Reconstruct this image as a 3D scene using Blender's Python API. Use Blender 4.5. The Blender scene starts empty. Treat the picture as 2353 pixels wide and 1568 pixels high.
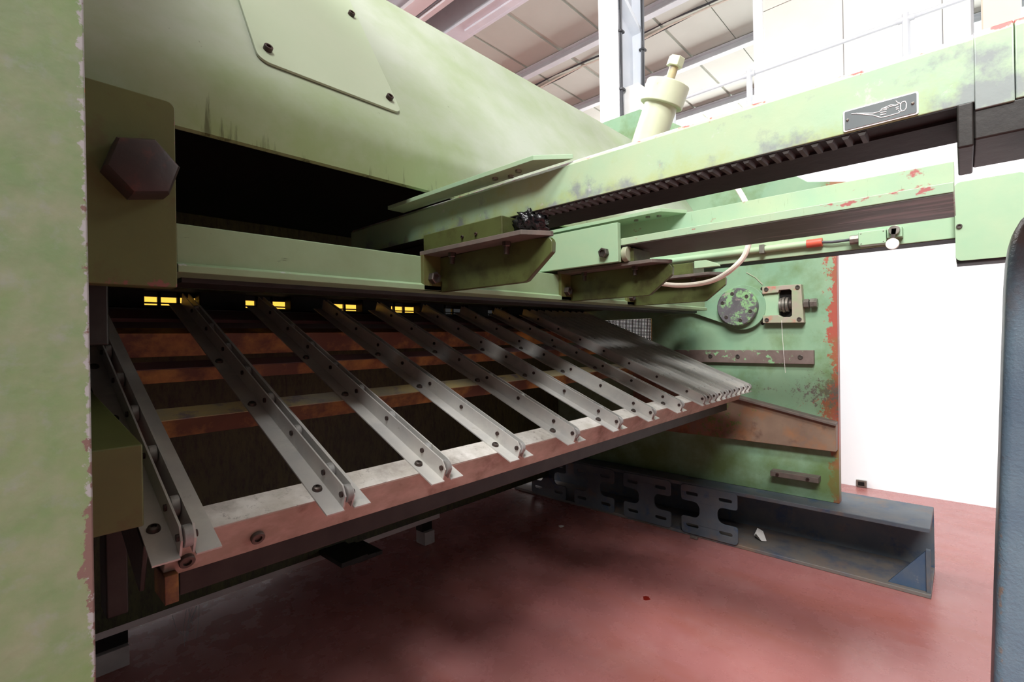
import bpy, bmesh, math, random
from mathutils import Vector, Matrix, Quaternion
random.seed(7)
S = bpy.context.scene
COL = S.collection

# ---------------------------------------------------------------- camera
F_PX, W_PX = 1125.0, 2353.0
TH, RHO = math.radians(42.75), math.radians(1.08)
cam_d = bpy.data.cameras.new('camera'); cam = bpy.data.objects.new('camera', cam_d); COL.objects.link(cam)
fwd = Vector((math.cos(TH), math.sin(TH), 0)); rt = Vector((math.sin(TH), -math.cos(TH), 0)); up = Vector((0, 0, 1))
cR = rt * math.cos(RHO) - up * math.sin(RHO); cU = rt * math.sin(RHO) + up * math.cos(RHO)
M = Matrix((cR, cU, -fwd)).transposed().to_4x4(); M.translation = Vector((0, 0, 1.0))
cam.matrix_world = M
cam_d.sensor_width = 36.0; cam_d.lens = 36.0 * F_PX / W_PX
cam_d.shift_y = -7.4 / W_PX; cam_d.clip_start = 0.02; cam_d.clip_end = 100
S.camera = cam

# ---------------------------------------------------------------- light
S.view_settings.view_transform = 'Standard'; S.view_settings.look = 'None'
S.view_settings.gamma = 1.0; S.view_settings.use_curve_mapping = False
S.view_settings.exposure = 0.0
wd = bpy.data.worlds.new('hall_daylight'); S.world = wd; wd.use_nodes = True
bg = wd.node_tree.nodes['Background']; bg.inputs[0].default_value = (0.97, 0.99, 1.0, 1); bg.inputs[1].default_value = 0.03

def area(name, loc, target, sx, sy, power, col=(1, 1, 1)):
    d = bpy.data.lights.new(name, 'AREA'); d.shape = 'RECTANGLE'; d.size = sx; d.size_y = sy; d.energy = power; d.color = col
    o = bpy.data.objects.new(name, d); COL.objects.link(o); o.location = loc
    o.rotation_euler = (Vector(target) - Vector(loc)).to_track_quat('-Z', 'Y').to_euler()
    return o
area('skylight_left', (-2.8, -0.75, 5.36), (0.9, 0.5, 1.0), 3.2, 2.0, 1100)
area('hood_fill', (-0.7, -0.45, 5.38), (0.6, 0.1, 0), 1.4, 1.2, 340)  # added lamp out of view, brightens the hood's upper face
area('right_floor_fill', (5.6, -1.6, 5.38), (4.0, -1.2, 0), 2.6, 2.4, 220)  # unseen lamp put in to lift the right floor and wall
area('skylight_front', (1.5, 5.5, 5.2), (1.5, 5.5, 0), 5.0, 3.0, 650)
area('ceiling_fill', (11.8, 3.0, 4.0), (6.0, 3.0, 5.3), 10.0, 2.0, 800)  # unseen light panel added to wash the ceiling from the side

# ---------------------------------------------------------------- materials
def lin(c):
    return tuple(((v / 255) / 12.92 if v / 255 <= 0.04045 else ((v / 255 + 0.055) / 1.055) ** 2.4) for v in c) + (1,)

def material(name, c1, c2=None, scale=3.0, rough=0.5, metal=0.0, layers=(), bump=0.0, bscale=60.0, stretch=(1, 1, 1), spec=0.5, roughvar=0.0, contrast=(0.35, 0.65)):
    """c1/c2 mixed by noise; layers: dict(col, scale, t, soft, stretch, edges=[(axis,pos,width,gain)])"""
    m = bpy.data.materials.new(name); m.use_nodes = True; nt = m.node_tree; N, L = nt.nodes, nt.links
    b = N['Principled BSDF']; b.inputs['Metallic'].default_value = metal; b.inputs['Roughness'].default_value = rough
    b.inputs['Specular IOR Level'].default_value = spec
    geo = N.new('ShaderNodeNewGeometry')
    sep = N.new('ShaderNodeSeparateXYZ'); L.new(geo.outputs['Position'], sep.inputs[0])
    def noise(sc, st, det=6, rg=0.6):
        mp = N.new('ShaderNodeMapping'); mp.inputs['Scale'].default_value = st; L.new(geo.outputs['Position'], mp.inputs['Vector'])
        n = N.new('ShaderNodeTexNoise'); n.inputs['Scale'].default_value = sc; n.inputs['Detail'].default_value = det; n.inputs['Roughness'].default_value = rg
        L.new(mp.outputs[0], n.inputs['Vector']); return n.outputs['Fac']
    def mathn(op, a, bb, clamp=False):
        n = N.new('ShaderNodeMath'); n.operation = op; n.use_clamp = clamp
        for i, v in enumerate((a, bb)):
            if isinstance(v, (int, float)): n.inputs[i].default_value = v
            else: L.new(v, n.inputs[i])
        return n.outputs[0]
    def remap(v, lo, hi):
        n = N.new('ShaderNodeMapRange'); n.inputs[1].default_value = lo; n.inputs[2].default_value = hi; L.new(v, n.inputs[0]); return n.outputs[0]
    def mix(f, a, bb):
        n = N.new('ShaderNodeMix'); n.data_type = 'RGBA'
        L.new(f, n.inputs[0])
        for i, v in ((6, a), (7, bb)):
            if isinstance(v, tuple): n.inputs[i].default_value = v
            else: L.new(v, n.inputs[i])
        return n.outputs[2]
    col = lin(c1)
    if c2 is not None:
        col = mix(remap(noise(scale, stretch), contrast[0], contrast[1]), lin(c1), lin(c2))
    for ly in layers:
        f = noise(ly.get('scale', 8), ly.get('stretch', (1, 1, 1)), 8, ly.get('rg', 0.65))
        for (ax, pos, wdt, gain) in ly.get('edges', ()):
            d = mathn('ABSOLUTE', mathn('SUBTRACT', sep.outputs[ax], pos), 0.0)
            e = mathn('SUBTRACT', 1.0, mathn('DIVIDE', d, wdt), True)
            e = mathn('MAXIMUM', e, 0.0)
            f = mathn('ADD', f, mathn('MULTIPLY', e, gain))
        s = ly.get('soft', 0.03)
        f = remap(f, ly['t'] - s, ly['t'] + s)
        f = mathn('MULTIPLY', f, ly.get('amt', 1.0))
        col = mix(f, col, lin(ly['col']))
    if isinstance(col, tuple): b.inputs['Base Color'].default_value = col
    else: L.new(col, b.inputs['Base Color'])
    if roughvar:
        r = remap(noise(9, (1, 1, 1)), 0.3, 0.7)
        r = mathn('ADD', mathn('MULTIPLY', r, roughvar), rough - roughvar / 2); L.new(r, b.inputs['Roughness'])
    if bump:
        bp = N.new('ShaderNodeBump'); bp.inputs['Strength'].default_value = bump; bp.inputs['Distance'].default_value = 0.002
        L.new(noise(bscale, (1, 1, 1), 4), bp.inputs['Height']); L.new(bp.outputs[0], b.inputs['Normal'])
    return m

RED, PRIMER, GREYM, DARK, OLIVE = (170, 62, 48), (120, 98, 96), (128, 130, 132), (38, 34, 30), (122, 122, 48)
G1, G2 = (158, 186, 136), (170, 188, 142)
M_ = {}
def mk(k, *a, **kw): M_[k] = material(k, *a, **kw); return M_[k]
mk('green_arm', (146, 176, 146), (162, 178, 144), 6, 0.42, layers=[
    dict(col=(150, 156, 70), scale=14, t=0.70, soft=0.12, edges=[(2, 1.235, 0.03, 0.16), (1, 0.65, 0.3, 0.12)], amt=0.6),
    dict(col=(120, 126, 130), scale=16, t=0.66, soft=0.06, edges=[(2, 1.238, 0.030, 0.15), (1, -0.012, 0.045, 0.12)], amt=0.85),
    dict(col=(168, 84, 80), scale=40, t=0.70, soft=0.02, edges=[(2, 1.308, 0.012, 0.20)]),
    dict(col=(190, 186, 190), scale=22, t=0.68, soft=0.05, edges=[(2, 1.308, 0.010, 0.26)])], bump=0.12)
mk('green_arm_mid', (140, 168, 140), (156, 172, 140), 7, 0.45, layers=[
    dict(col=(82, 92, 62), scale=30, t=0.68, soft=0.04, stretch=(1, 6, 0.6), amt=0.6),
    dict(col=(150, 82, 80), scale=30, t=0.66, soft=0.02, stretch=(1, .5, 1), edges=[(2, 1.248, 0.012, 0.10), (1, 0.02, 0.16, 0.10)])], bump=0.1)
mk('green_light', (138, 170, 138), (154, 174, 140), 5, 0.45, layers=[
    dict(col=(112, 122, 104), scale=18, t=0.70, soft=0.05, amt=0.6),
    dict(col=(140, 96, 60), scale=36, t=0.76, soft=0.02)], bump=0.1)
mk('hood_shade_black', (20, 19, 15), (28, 26, 18), 6, 0.7)  # near-black that paints the shade inside the hood
mk('green_hood', (153, 161, 144), (161, 168, 153), 2.2, 0.40, layers=[
    dict(col=(116, 136, 80), scale=3, t=0.60, soft=0.22, edges=[(2, 1.33, 0.20, 0.32)], amt=0.85),
    dict(col=(58, 60, 28), scale=50, t=0.73, soft=0.04, stretch=(1, 1, 0.08), edges=[(2, 1.335, 0.08, 0.15)], amt=0.75),
    dict(col=(70, 70, 36), scale=90, t=0.76, soft=0.02)], bump=0.06)
mk('green_cover', (156, 168, 142), (162, 172, 148), 3, 0.36, layers=[dict(col=(96, 104, 80), scale=70, t=0.77, soft=0.02)], bump=0.04)
mk('green_near', (100, 120, 84), (118, 126, 100), 45, 0.5, layers=[
    dict(col=(122, 128, 122), scale=70, t=0.62, soft=0.08, amt=0.6),
    dict(col=(96, 124, 70), scale=22, t=0.60, soft=0.12, amt=0.6),
    dict(col=(70, 76, 82), scale=150, t=0.73, soft=0.02, stretch=(1.6, 1, 0.5)),
    dict(col=(140, 140, 140), scale=130, t=0.80, soft=0.03, edges=[(0, 0.0465, 0.0085, 0.44)]),
    dict(col=(104, 82, 76), scale=75, t=0.93, soft=0.012, edges=[(0, 0.0465, 0.015, 0.38), (2, 0.87, 0.11, 0.20)]),
    dict(col=(206, 70, 44), scale=110, t=0.95, soft=0.01, edges=[(0, 0.0465, 0.0035, 0.40), (2, 1.15, 0.06, 0.10)])], bump=0.15)
mk('green_olive', (92, 98, 52), (80, 84, 46), 5, 0.5, layers=[
    dict(col=(84, 62, 36), scale=16, t=0.64, soft=0.08, amt=0.7),
    dict(col=(120, 74, 66), scale=40, t=0.72, soft=0.02, edges=[(0, .187, .006, .2), (2, 1.08, .012, .15)])], bump=0.15)
mk('green_far', (112, 146, 118), (126, 154, 124), 4, 0.42, layers=[
    dict(col=(150, 74, 60), scale=26, t=0.76, soft=0.015, rg=0.75, edges=[(1, 0.398, 0.075, 0.34), (1, 0.45, 0.25, .05), (2, 0.66, 0.16, 0.10)]),
    dict(col=(96, 90, 84), scale=48, t=0.78, soft=0.02, rg=0.8, edges=[(2, 0.74, 0.16, 0.20), (1, 0.42, 0.2, 0.13)]),
    dict(col=(86, 106, 52), scale=5, t=0.62, soft=0.12, edges=[(2, 0.35, 0.3, 0.16)], amt=0.8),
    dict(col=(50, 48, 40), scale=60, t=0.80, soft=0.02, rg=0.8, edges=[(2, 0.32, 0.25, 0.16)])], bump=0.15)
mk('green_beam', (126, 148, 110), (136, 160, 126), 6, 0.45, layers=[
    dict(col=(52, 56, 34), scale=60, t=0.70, soft=0.03, stretch=(0.35, 1, 1.6), amt=0.7),
    dict(col=(170, 172, 170), scale=26, t=0.80, soft=0.02, edges=[(2, 1.121, 0.010, 0.18), (0, 0.69, 0.012, 0.25)])], bump=0.12)
mk('green_dark', (66, 72, 34), (52, 58, 30), 4, 0.6, layers=[
    dict(col=(18, 17, 12), scale=34, t=0.54, soft=0.10, stretch=(1.6, 1, .5), rg=0.8, amt=0.85)], bump=0.1)
mk('green_bracket', (80, 88, 48), (68, 74, 40), 8, 0.38, layers=[
    dict(col=(46, 36, 18), scale=14, t=0.58, soft=0.1, amt=0.8)], bump=0.1)
mk('edge_brown', (104, 90, 82), (82, 76, 70), 20, 0.6, bump=0.2)
mk('black_oil_shade', (14, 12, 11), (28, 24, 22), 30, 0.6, spec=0.2, bump=0.2)  # oily black; also paints the shade under the first arm
mk('tooth_steel', (58, 54, 50), (44, 40, 38), 30, 0.5, spec=0.3)
mk('grease', (9, 9, 10), (26, 26, 28), 60, 0.14, bump=0.6, bscale=140)
mk('underside', (54, 46, 36), (66, 62, 56), 12, 0.55, layers=[dict(col=(150, 140, 136), scale=20, t=0.68, soft=0.06, stretch=(3, .25, 1), edges=[(1, 0.05, 0.3, 0.16)], amt=0.7)], bump=0.2)
mk('dark_steel', (44, 42, 38), (30, 28, 26), 20, 0.5, metal=0.3, bump=0.2)
mk('bolt_steel', (92, 84, 78), (66, 60, 56), 60, 0.4, metal=0.6, bump=0.15)
mk('bolt_bright', (150, 146, 138), (118, 114, 106), 60, 0.35, metal=0.7)
mk('bolt_rust', (64, 44, 38), (44, 34, 32), 60, 0.5, metal=0.3)
mk('hex_head', (62, 50, 46), (46, 40, 40), 14, 0.5, metal=0.2, layers=[dict(col=(92, 52, 44), scale=20, t=0.6, soft=0.08), dict(col=(132, 134, 90), scale=30, t=0.75, soft=0.02)], bump=0.3)
mk('aluminium', (172, 171, 168), (190, 187, 180), 10, 0.45, metal=0.25, layers=[
    dict(col=(196, 194, 186), scale=18, t=0.62, soft=0.08, amt=0.8), dict(col=(112, 104, 84), scale=26, t=0.70, soft=0.04, amt=0.6)], bump=0.1)
mk('roller_steel', (150, 150, 148), (120, 118, 114), 40, 0.5, metal=0.2)
mk('bar_rust', (168, 148, 134), (140, 120, 106), 7, 0.5, layers=[
    dict(col=(188, 162, 152), scale=16, t=0.58, soft=0.12, stretch=(1, 1, 2.2), amt=0.7), dict(col=(92, 62, 52), scale=12, t=0.64, soft=0.08, amt=0.7)], bump=0.15)
mk('bar_white', (206, 202, 196), (168, 162, 152), 16, 0.5, layers=[dict(col=(118, 110, 104), scale=60, t=0.62, soft=0.06, rg=.8), dict(col=(128, 120, 112), scale=5, t=0.60, soft=0.06, amt=0.8)], bump=0.1)
mk('bar_orange', (100, 62, 32), (80, 48, 28), 9, 0.5, layers=[dict(col=(168, 124, 54), scale=6, t=0.55, soft=0.08)], bump=0.1)
mk('bar_yellow', (190, 172, 116), (150, 146, 132), 9, 0.5, layers=[dict(col=(128, 122, 126), scale=14, t=0.58, soft=0.05)], bump=0.1)
mk('bar_plum', (92, 58, 56), (78, 62, 64), 9, 0.45, bump=0.1)
mk('rust_brown', (126, 104, 86), (106, 86, 72), 5, 0.55, layers=[dict(col=(134, 92, 60), scale=7, t=0.58, soft=0.1), dict(col=(84, 104, 50), scale=34, t=0.66, soft=0.02, rg=.75, edges=[(1, .9, .22, .14)]), dict(col=(66, 40, 32), scale=8, t=0.62, soft=0.08, amt=.8)], bump=0.15)
mk('worn_bar', (112, 98, 92), (92, 78, 72), 12, 0.5, layers=[dict(col=(120, 160, 116), scale=34, t=0.63, soft=0.02, edges=[(1, .75, .25, .06)])], bump=0.15)
mk('disc_worn', (100, 96, 100), (84, 82, 84), 18, 0.45, metal=.2, layers=[dict(col=(128, 168, 118), scale=13, t=0.52, soft=0.02, rg=.75), dict(col=(160, 146, 140), scale=20, t=0.66, soft=0.04, stretch=(1, .4, 2))], bump=0.15)
mk('box_pink', (152, 136, 126), (134, 148, 116), 16, 0.5, layers=[dict(col=(168, 112, 98), scale=22, t=0.6, soft=0.05)], bump=0.2)
mk('blue_beam', (84, 94, 102), (70, 80, 90), 5, 0.55, layers=[
    dict(col=(96, 98, 98), scale=9, t=0.56, soft=0.12, amt=0.8), dict(col=(116, 92, 72), scale=7, t=0.64, soft=0.08, amt=.7), dict(col=(28, 62, 98), scale=11, t=0.62, soft=0.06, amt=.7)], bump=0.15)
mk('blue_dusty', (112, 104, 96), (90, 90, 90), 6, 0.65, layers=[dict(col=(66, 76, 92), scale=9, t=0.56, soft=0.1), dict(col=(130, 106, 84), scale=6, t=0.6, soft=0.1, amt=.7), dict(col=(214, 196, 120), scale=90, t=0.79, soft=0.01)], bump=0.2)
mk('blue_gusset', (54, 78, 104), (74, 88, 102), 16, 0.5, layers=[dict(col=(120, 122, 122), scale=18, t=0.64, soft=0.06)], bump=0.15)
mk('blue_post', (90, 108, 118), (76, 94, 108), 10, 0.35, layers=[
    dict(col=(92, 84, 80), scale=20, t=0.72, soft=0.12, edges=[(2, 1.15, 0.16, 0.32)], amt=.9), dict(col=(104, 92, 84), scale=60, t=.80, soft=.05, edges=[(1, -.028, .008, .25)]),
    dict(col=(210, 216, 220), scale=120, t=0.775, soft=0.01)], bump=0.5, bscale=220)
mk('floor_red', (162, 106, 103), (146, 92, 89), 1.3, 0.27, layers=[
    dict(col=(148, 84, 66), scale=2.2, t=0.60, soft=0.12, stretch=(1.8, .5, 1), amt=0.6), dict(col=(170, 124, 120), scale=3.5, t=0.62, soft=0.12, amt=0.5),
    dict(col=(206, 180, 174), scale=180, t=0.80, soft=0.01, amt=0.6), dict(col=(104, 48, 44), scale=30, t=0.80, soft=0.03)], bump=0.08, bscale=35, roughvar=0.16)
mk('wall_white', (236, 238, 240), (230, 234, 238), 2, 0.6)
mk('panel_cream', (240, 236, 228), (236, 232, 222), 2, 0.55)
mk('frame_white', (238, 240, 242), None, rough=0.5)
mk('rail_paint', (196, 199, 203), None, rough=0.5)
mk('ceiling_beige', (190, 193, 182), (184, 187, 176), 1.5, 0.7)
mk('purlin_grey', (206, 212, 216), (196, 202, 206), 3, 0.5)
mk('steel_white', (226, 230, 236), (216, 222, 230), 3, 0.5)
mk('concrete_grey', (168, 168, 170), (158, 158, 160), 4, 0.7)
mk('cable_dark', (60, 62, 66), None, rough=0.5)
mk('cable_grey', (110, 112, 116), None, rough=0.5)
mk('hose_cream', (236, 232, 218), (226, 218, 200), 20, 0.4)
mk('box_white', (236, 236, 234), (230, 230, 226), 4, 0.5)
mk('concrete_brown', (170, 158, 146), (140, 130, 120), 30, 0.8)
mk('sign_dark', (84, 92, 94), (92, 100, 100), 10, 0.4)
mk('sign_white', (240, 240, 238), None, rough=0.4)
mk('red_sleeve', (196, 84, 64), (180, 80, 62), 20, 0.4)
mk('cream_machine', (194, 198, 172), (184, 190, 160), 6, 0.4, layers=[dict(col=(140, 116, 106), scale=12, t=0.70, soft=0.02), dict(col=(150, 146, 92), scale=10, t=.66, soft=.06)], bump=0.1)
mk('lip_grey', (196, 190, 188), (180, 174, 172), 8, 0.35, bump=0.05)
mk('foot_white', (170, 166, 164), (150, 146, 144), 12, 0.5)
mk('paper', (226, 222, 216), None, rough=0.8)
mk('stain_red', (112, 26, 18), None, rough=0.25)
mk('orange_paint', (226, 168, 104), None, rough=0.5)
mk('sky_blue', (120, 176, 220), (90, 120, 180), 6, 0.5)
mk('peach', (232, 214, 194), None, rough=0.6)
m = bpy.data.materials.new('yellow_screen'); m.use_nodes = True
nt = m.node_tree; nt.nodes.clear(); o_ = nt.nodes.new('ShaderNodeOutputMaterial'); tr = nt.nodes.new('ShaderNodeBsdfTranslucent'); tr.inputs[0].default_value = lin((250, 222, 140))
nt.links.new(tr.outputs[0], o_.inputs[0]); M_['yellow_screen'] = m

# ---------------------------------------------------------------- mesh helpers
class MB:
    def __init__(s): s.v, s.f = [], []
    def add(s, vs, fs):
        k = len(s.v); s.v += [tuple(v) for v in vs]; s.f += [tuple(i + k for i in f) for f in fs]; return s
    def box(s, x0, x1, y0, y1, z0, z1):
        return s.add([(x, y, z) for x in (x0, x1) for y in (y0, y1) for z in (z0, z1)],
                     [(0, 1, 3, 2), (4, 6, 7, 5), (0, 4, 5, 1), (2, 3, 7, 6), (0, 2, 6, 4), (1, 5, 7, 3)])
    def prism(s, axis, pts, a, b):
        n = len(pts); i = 'XYZ'.index(axis)
        def mkv(p, c):
            l = list(p); l.insert(i, c); return tuple(l)
        vs = [mkv(p, a) for p in pts] + [mkv(p, b) for p in pts]
        fs = [tuple(range(n))[::-1], tuple(range(n, 2 * n))] + [(k, (k + 1) % n, n + (k + 1) % n, n + k) for k in range(n)]
        return s.add(vs, fs)
    def frame_prism(s, O, U, V, W, pts, a, b):
        """pts (u,v) extruded along W from a to b at origin O"""
        n = len(pts); O, U, V, W = map(Vector, (O, U, V, W))
        vs = [O + U * p[0] + V * p[1] + W * a for p in pts] + [O + U * p[0] + V * p[1] + W * b for p in pts]
        fs = [tuple(range(n))[::-1], tuple(range(n, 2 * n))] + [(k, (k + 1) % n, n + (k + 1) % n, n + k) for k in range(n)]
        return s.add(vs, fs)
    def cyl(s, p0, p1, r0, r1=None, n=20):
        r1 = r0 if r1 is None else r1; p0, p1 = Vector(p0), Vector(p1); d = (p1 - p0).normalized()
        a = d.orthogonal().normalized(); b = d.cross(a)
        vs = []
        for p, r in ((p0, r0), (p1, r1)):
            for k in range(n):
                t = 2 * math.pi * k / n; vs.append(p + (a * math.cos(t) + b * math.sin(t)) * r)
        return s.add(vs, [tuple(range(n))[::-1], tuple(range(n, 2 * n))] + [(k, (k + 1) % n, n + (k + 1) % n, n + k) for k in range(n)])
    def tube(s, pts, r, n=10):
        pts = [Vector(p) for p in pts]; k0 = len(s.v); ref = None
        for i, p in enumerate(pts):
            d = (pts[min(i + 1, len(pts) - 1)] - pts[max(i - 1, 0)]).normalized()
            if ref is None: ref = d.orthogonal().normalized()
            a = (ref - d * ref.dot(d)).normalized(); ref = a; b = d.cross(a)
            s.v += [tuple(p + (a * math.cos(2 * math.pi * k / n) + b * math.sin(2 * math.pi * k / n)) * r) for k in range(n)]
        for i in range(len(pts) - 1):
            for k in range(n):
                s.f.append((k0 + i * n + k, k0 + i * n + (k + 1) % n, k0 + (i + 1) * n + (k + 1) % n, k0 + (i + 1) * n + k))
        s.f.append(tuple(k0 + k for k in range(n))[::-1]); s.f.append(tuple(k0 + (len(pts) - 1) * n + k for k in range(n)))
        return s
    def mesh(s, name, off=(0, 0, 0), smooth=True):
        me = bpy.data.meshes.new(name); off = Vector(off)
        me.from_pydata([tuple(Vector(v) - off) for v in s.v], [], s.f)
        bm = bmesh.new(); bm.from_mesh(me); bmesh.ops.recalc_face_normals(bm, faces=bm.faces); bm.to_mesh(me); bm.free()
        if smooth:
            for p in me.polygons: p.use_smooth = True
            me.set_sharp_from_angle(angle=math.radians(32))
        return me
    def build(s, name, mat, parent=None, bevel=0.0, seg=2):
        off = wloc(parent) if parent else Vector((0, 0, 0))
        me = s.mesh(name, off); return link(name, me, mat, parent, bevel, seg)

def wloc(o):
    v = Vector((0, 0, 0))
    while o is not None: v += o.location; o = o.parent
    return v
def link(name, me, mat, parent=None, bevel=0.0, seg=2):
    o = bpy.data.objects.new(name, me); COL.objects.link(o); o.parent = parent
    if mat is not None and len(me.materials) == 0: me.materials.append(M_[mat] if isinstance(mat, str) else mat)
    if bevel:
        b = o.modifiers.new('bevel', 'BEVEL'); b.width = bevel; b.segments = seg; b.limit_method = 'ANGLE'; b.angle_limit = math.radians(40); b.harden_normals = True
    return o
def inst(name, me, parent, loc, direction=(0, 0, 1), spin=0.0, scale=1.0):
    o = bpy.data.objects.new(name, me); COL.objects.link(o); o.parent = parent
    o.location = Vector(loc) - (wloc(parent) if parent else Vector((0, 0, 0)))
    q = Vector((0, 0, 1)).rotation_difference(Vector(direction)) @ Quaternion((0, 0, 1), spin)
    o.rotation_mode = 'QUATERNION'; o.rotation_quaternion = q; o.scale = (scale,) * 3
    return o
def tag(o, label=None, cat=None, group=None, kind=None):
    for k, v in (('label', label), ('category', cat), ('group', group), ('kind', kind)):
        if v: o[k] = v
    return o
def thing(name, label, cat, loc=(0, 0, 0), group=None):
    o = bpy.data.objects.new(name, None); COL.objects.link(o); o.location = loc; o.empty_display_size = 0.05
    return tag(o, label, cat, group)
def plate(name, mat, parent, O, U, V, outline, holes, thick, bevel=0.0):
    """flat plate with holes; outline/holes in (u,v); extruded to +U x V by thick"""
    cu = bpy.data.curves.new(name, 'CURVE'); cu.dimensions = '2D'; cu.fill_mode = 'BOTH'; cu.extrude = thick / 2
    for lp in [outline] + list(holes):
        sp = cu.splines.new('POLY'); sp.points.add(len(lp) - 1); sp.use_cyclic_u = True
        for q, p in zip(sp.points, lp): q.co = (p[0], p[1], 0, 1)
    t = bpy.data.objects.new('t', cu); me = bpy.data.meshes.new_from_object(t); bpy.data.objects.remove(t); bpy.data.curves.remove(cu)
    U, V = Vector(U), Vector(V); Wv = U.cross(V); off = wloc(parent) if parent else Vector((0, 0, 0))
    for v in me.vertices:
        c = v.co.copy(); v.co = Vector(O) + U * c.x + V * c.y + Wv * (c.z + thick / 2) - off
    bm = bmesh.new(); bm.from_mesh(me); bmesh.ops.remove_doubles(bm, verts=bm.verts, dist=1e-5); bmesh.ops.recalc_face_normals(bm, faces=bm.faces); bm.to_mesh(me); bm.free()
    me.name = name; me.materials.clear()
    return link(name, me, mat, parent, bevel)
def arc(cx, cy, r, a0, a1, n):
    return [(cx + r * math.cos(math.radians(a0 + (a1 - a0) * k / n)), cy + r * math.sin(math.radians(a0 + (a1 - a0) * k / n))) for k in range(n + 1)]
def circle(cx, cy, r, n=18): return arc(cx, cy, r, 0, 360 * (n - 1) / n, n - 1)
def slot(cx, cy, l, h):
    r = h / 2; return arc(cx + l / 2 - r, cy, r, -90, 90, 6) + arc(cx - l / 2 + r, cy, r, 90, 270, 6)
def rrect(x0, x1, y0, y1, r, n=4):
    return arc(x1 - r, y1 - r, r, 0, 90, n) + arc(x0 + r, y1 - r, r, 90, 180, n) + arc(x0 + r, y0 + r, r, 180, 270, n) + arc(x1 - r, y0 + r, r, 270, 360, n)

# shared fasteners, axis +Z
def ring_mesh(name, prof, n, mat, hexin=None):
    """revolved profile [(r,z)...], optional hex socket (r,z_top,z_bottom)"""
    mb = MB()
    for r, z in prof:
        mb.v += [(r * math.cos(2 * math.pi * k / n), r * math.sin(2 * math.pi * k / n), z) for k in range(n)]
    for i in range(len(prof) - 1):
        for k in range(n): mb.f.append((i * n + k, i * n + (k + 1) % n, (i + 1) * n + (k + 1) % n, (i + 1) * n + k))
    mb.f.append(tuple(range(n))[::-1]); mb.f.append(tuple((len(prof) - 1) * n + k for k in range(n)))
    me = mb.mesh(name); me.materials.append(M_[mat]); return me
def socket_screw(name, r, h, mat, n=18): # cap screw with socket recess
    return ring_mesh(name, [(r, 0), (r, h * .9), (r * .92, h), (r * .55, h), (r * .5, h * .45), (r * .2, h * .4)], n, mat)
SCREW = socket_screw('socket_screw', 0.0065, 0.007, 'bolt_rust')
SCREW_L = socket_screw('socket_screw_large', 0.0085, 0.010, 'bolt_steel')
BUTTON = ring_mesh('button_screw', [(.0078, 0), (.0078, .0015), (.0065, .0048), (.0042, .0062), (.0034, .0062), (.003, .003), (.001, .0028)], 16, 'bolt_steel')
RIVET = ring_mesh('rivet', [(.0016, 0), (.0014, .0008), (.0007, .0013)], 10, 'bolt_bright')
HEX = ring_mesh('hex_bolt', [(.0115, 0), (.0115, .0085), (.0098, .0100)], 6, 'bolt_steel')
HEXB = ring_mesh('hex_nut', [(.0135, 0), (.0135, .013), (.0115, .0145), (.008, .0145), (.0075, .010), (.001, .010)], 6, 'bolt_steel')
PIN = ring_mesh('pin', [(.0046, 0), (.0046, .0225)], 12, 'bolt_rust')
ROLLER = ring_mesh('roller', [(.0125, 0), (.0135, .0008), (.0135, .0092), (.0125, .010)], 18, 'roller_steel')
HOLE_T = ring_mesh('bolt_end', [(.006, 0), (.006, .004), (.004, .0045)], 10, 'bolt_bright')

# ---------------------------------------------------------------- the hall
def struct(name, mb, mat, bevel=0.0):
    o = mb.build(name, mat, None, bevel); o['kind'] = 'structure'; return o
struct('floor', MB().box(-12, 14, -12, 12, -0.1, 0), 'floor_red')
wr = struct('wall_right', MB().box(3.82, 3.92, -8, 3.2, 0, 2.52), 'wall_white')
MB().box(3.80, 3.822, 0.47, 0.525, 0.004, 0.045).build('socket_frame', 'bolt_bright', wr)
MB().box(3.797, 3.806, 0.482, 0.515, 0.012, 0.036).build('socket_opening', 'black_oil_shade', wr)
struct('floor_mezzanine', MB().box(3.82, 9.0, -8, 2.2, 2.42, 2.53), 'wall_white')
wu = struct('wall_upper', MB().box(6.05, 6.15, -0.1, 1.66, 2.53, 5.38), 'concrete_grey')
for (a, b) in ((0.114, 0.868), (0.876, 1.63)):
    for (z0, z1) in ((2.56, 4.626), (4.634, 5.36)):
        MB().box(6.035, 6.052, a, b, z0, z1).build('panel', 'panel_cream', wu, 0.002)
MB().box(6.035, 6.052, -0.08, 0.106, 2.56, 5.36).build('panel', 'panel_cream', wu, 0.002)
MB().box(6.0, 6.15, 1.62, 1.72, 2.53, 5.38).build('corner_post', 'frame_white', wu, 0.004)
struct('wall_front', MB().box(-10, 3.9, 10.0, 10.2, 0, 5.4), 'wall_white')
struct('wall_far', MB().box(12.0, 12.2, -10, 10.2, 0, 5.4), 'ceiling_beige')
ce = struct('ceiling', MB().box(4.60, 12.2, -10, 10.2, 5.44, 5.6), 'ceiling_beige')
k = 0
for y in (-3.4, -2.75, -2.1, -1.45, -0.8, -0.15, 0.5, 1.15, 1.8, 2.45, 3.13, 3.81, 4.52, 5.2, 5.88, 6.56):
    MB().box(4.62, 12.0, y + 0.006, y + 0.65 - 0.006, 5.41, 5.442).build('ceiling_panel', 'ceiling_beige', ce, 0.002)
struct('ceiling_near', MB().box(-8.2, 3.2, -10, 10.2, 5.44, 5.6), 'ceiling_beige')
struct('wall_left', MB().box(-8.2, -8.0, -10, 10.2, 0, 5.44), 'wall_white')
struct('trim_1', MB().box(3.2, 4.60, -10, 10.2, 5.75, 5.9), 'concrete_grey')
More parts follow.
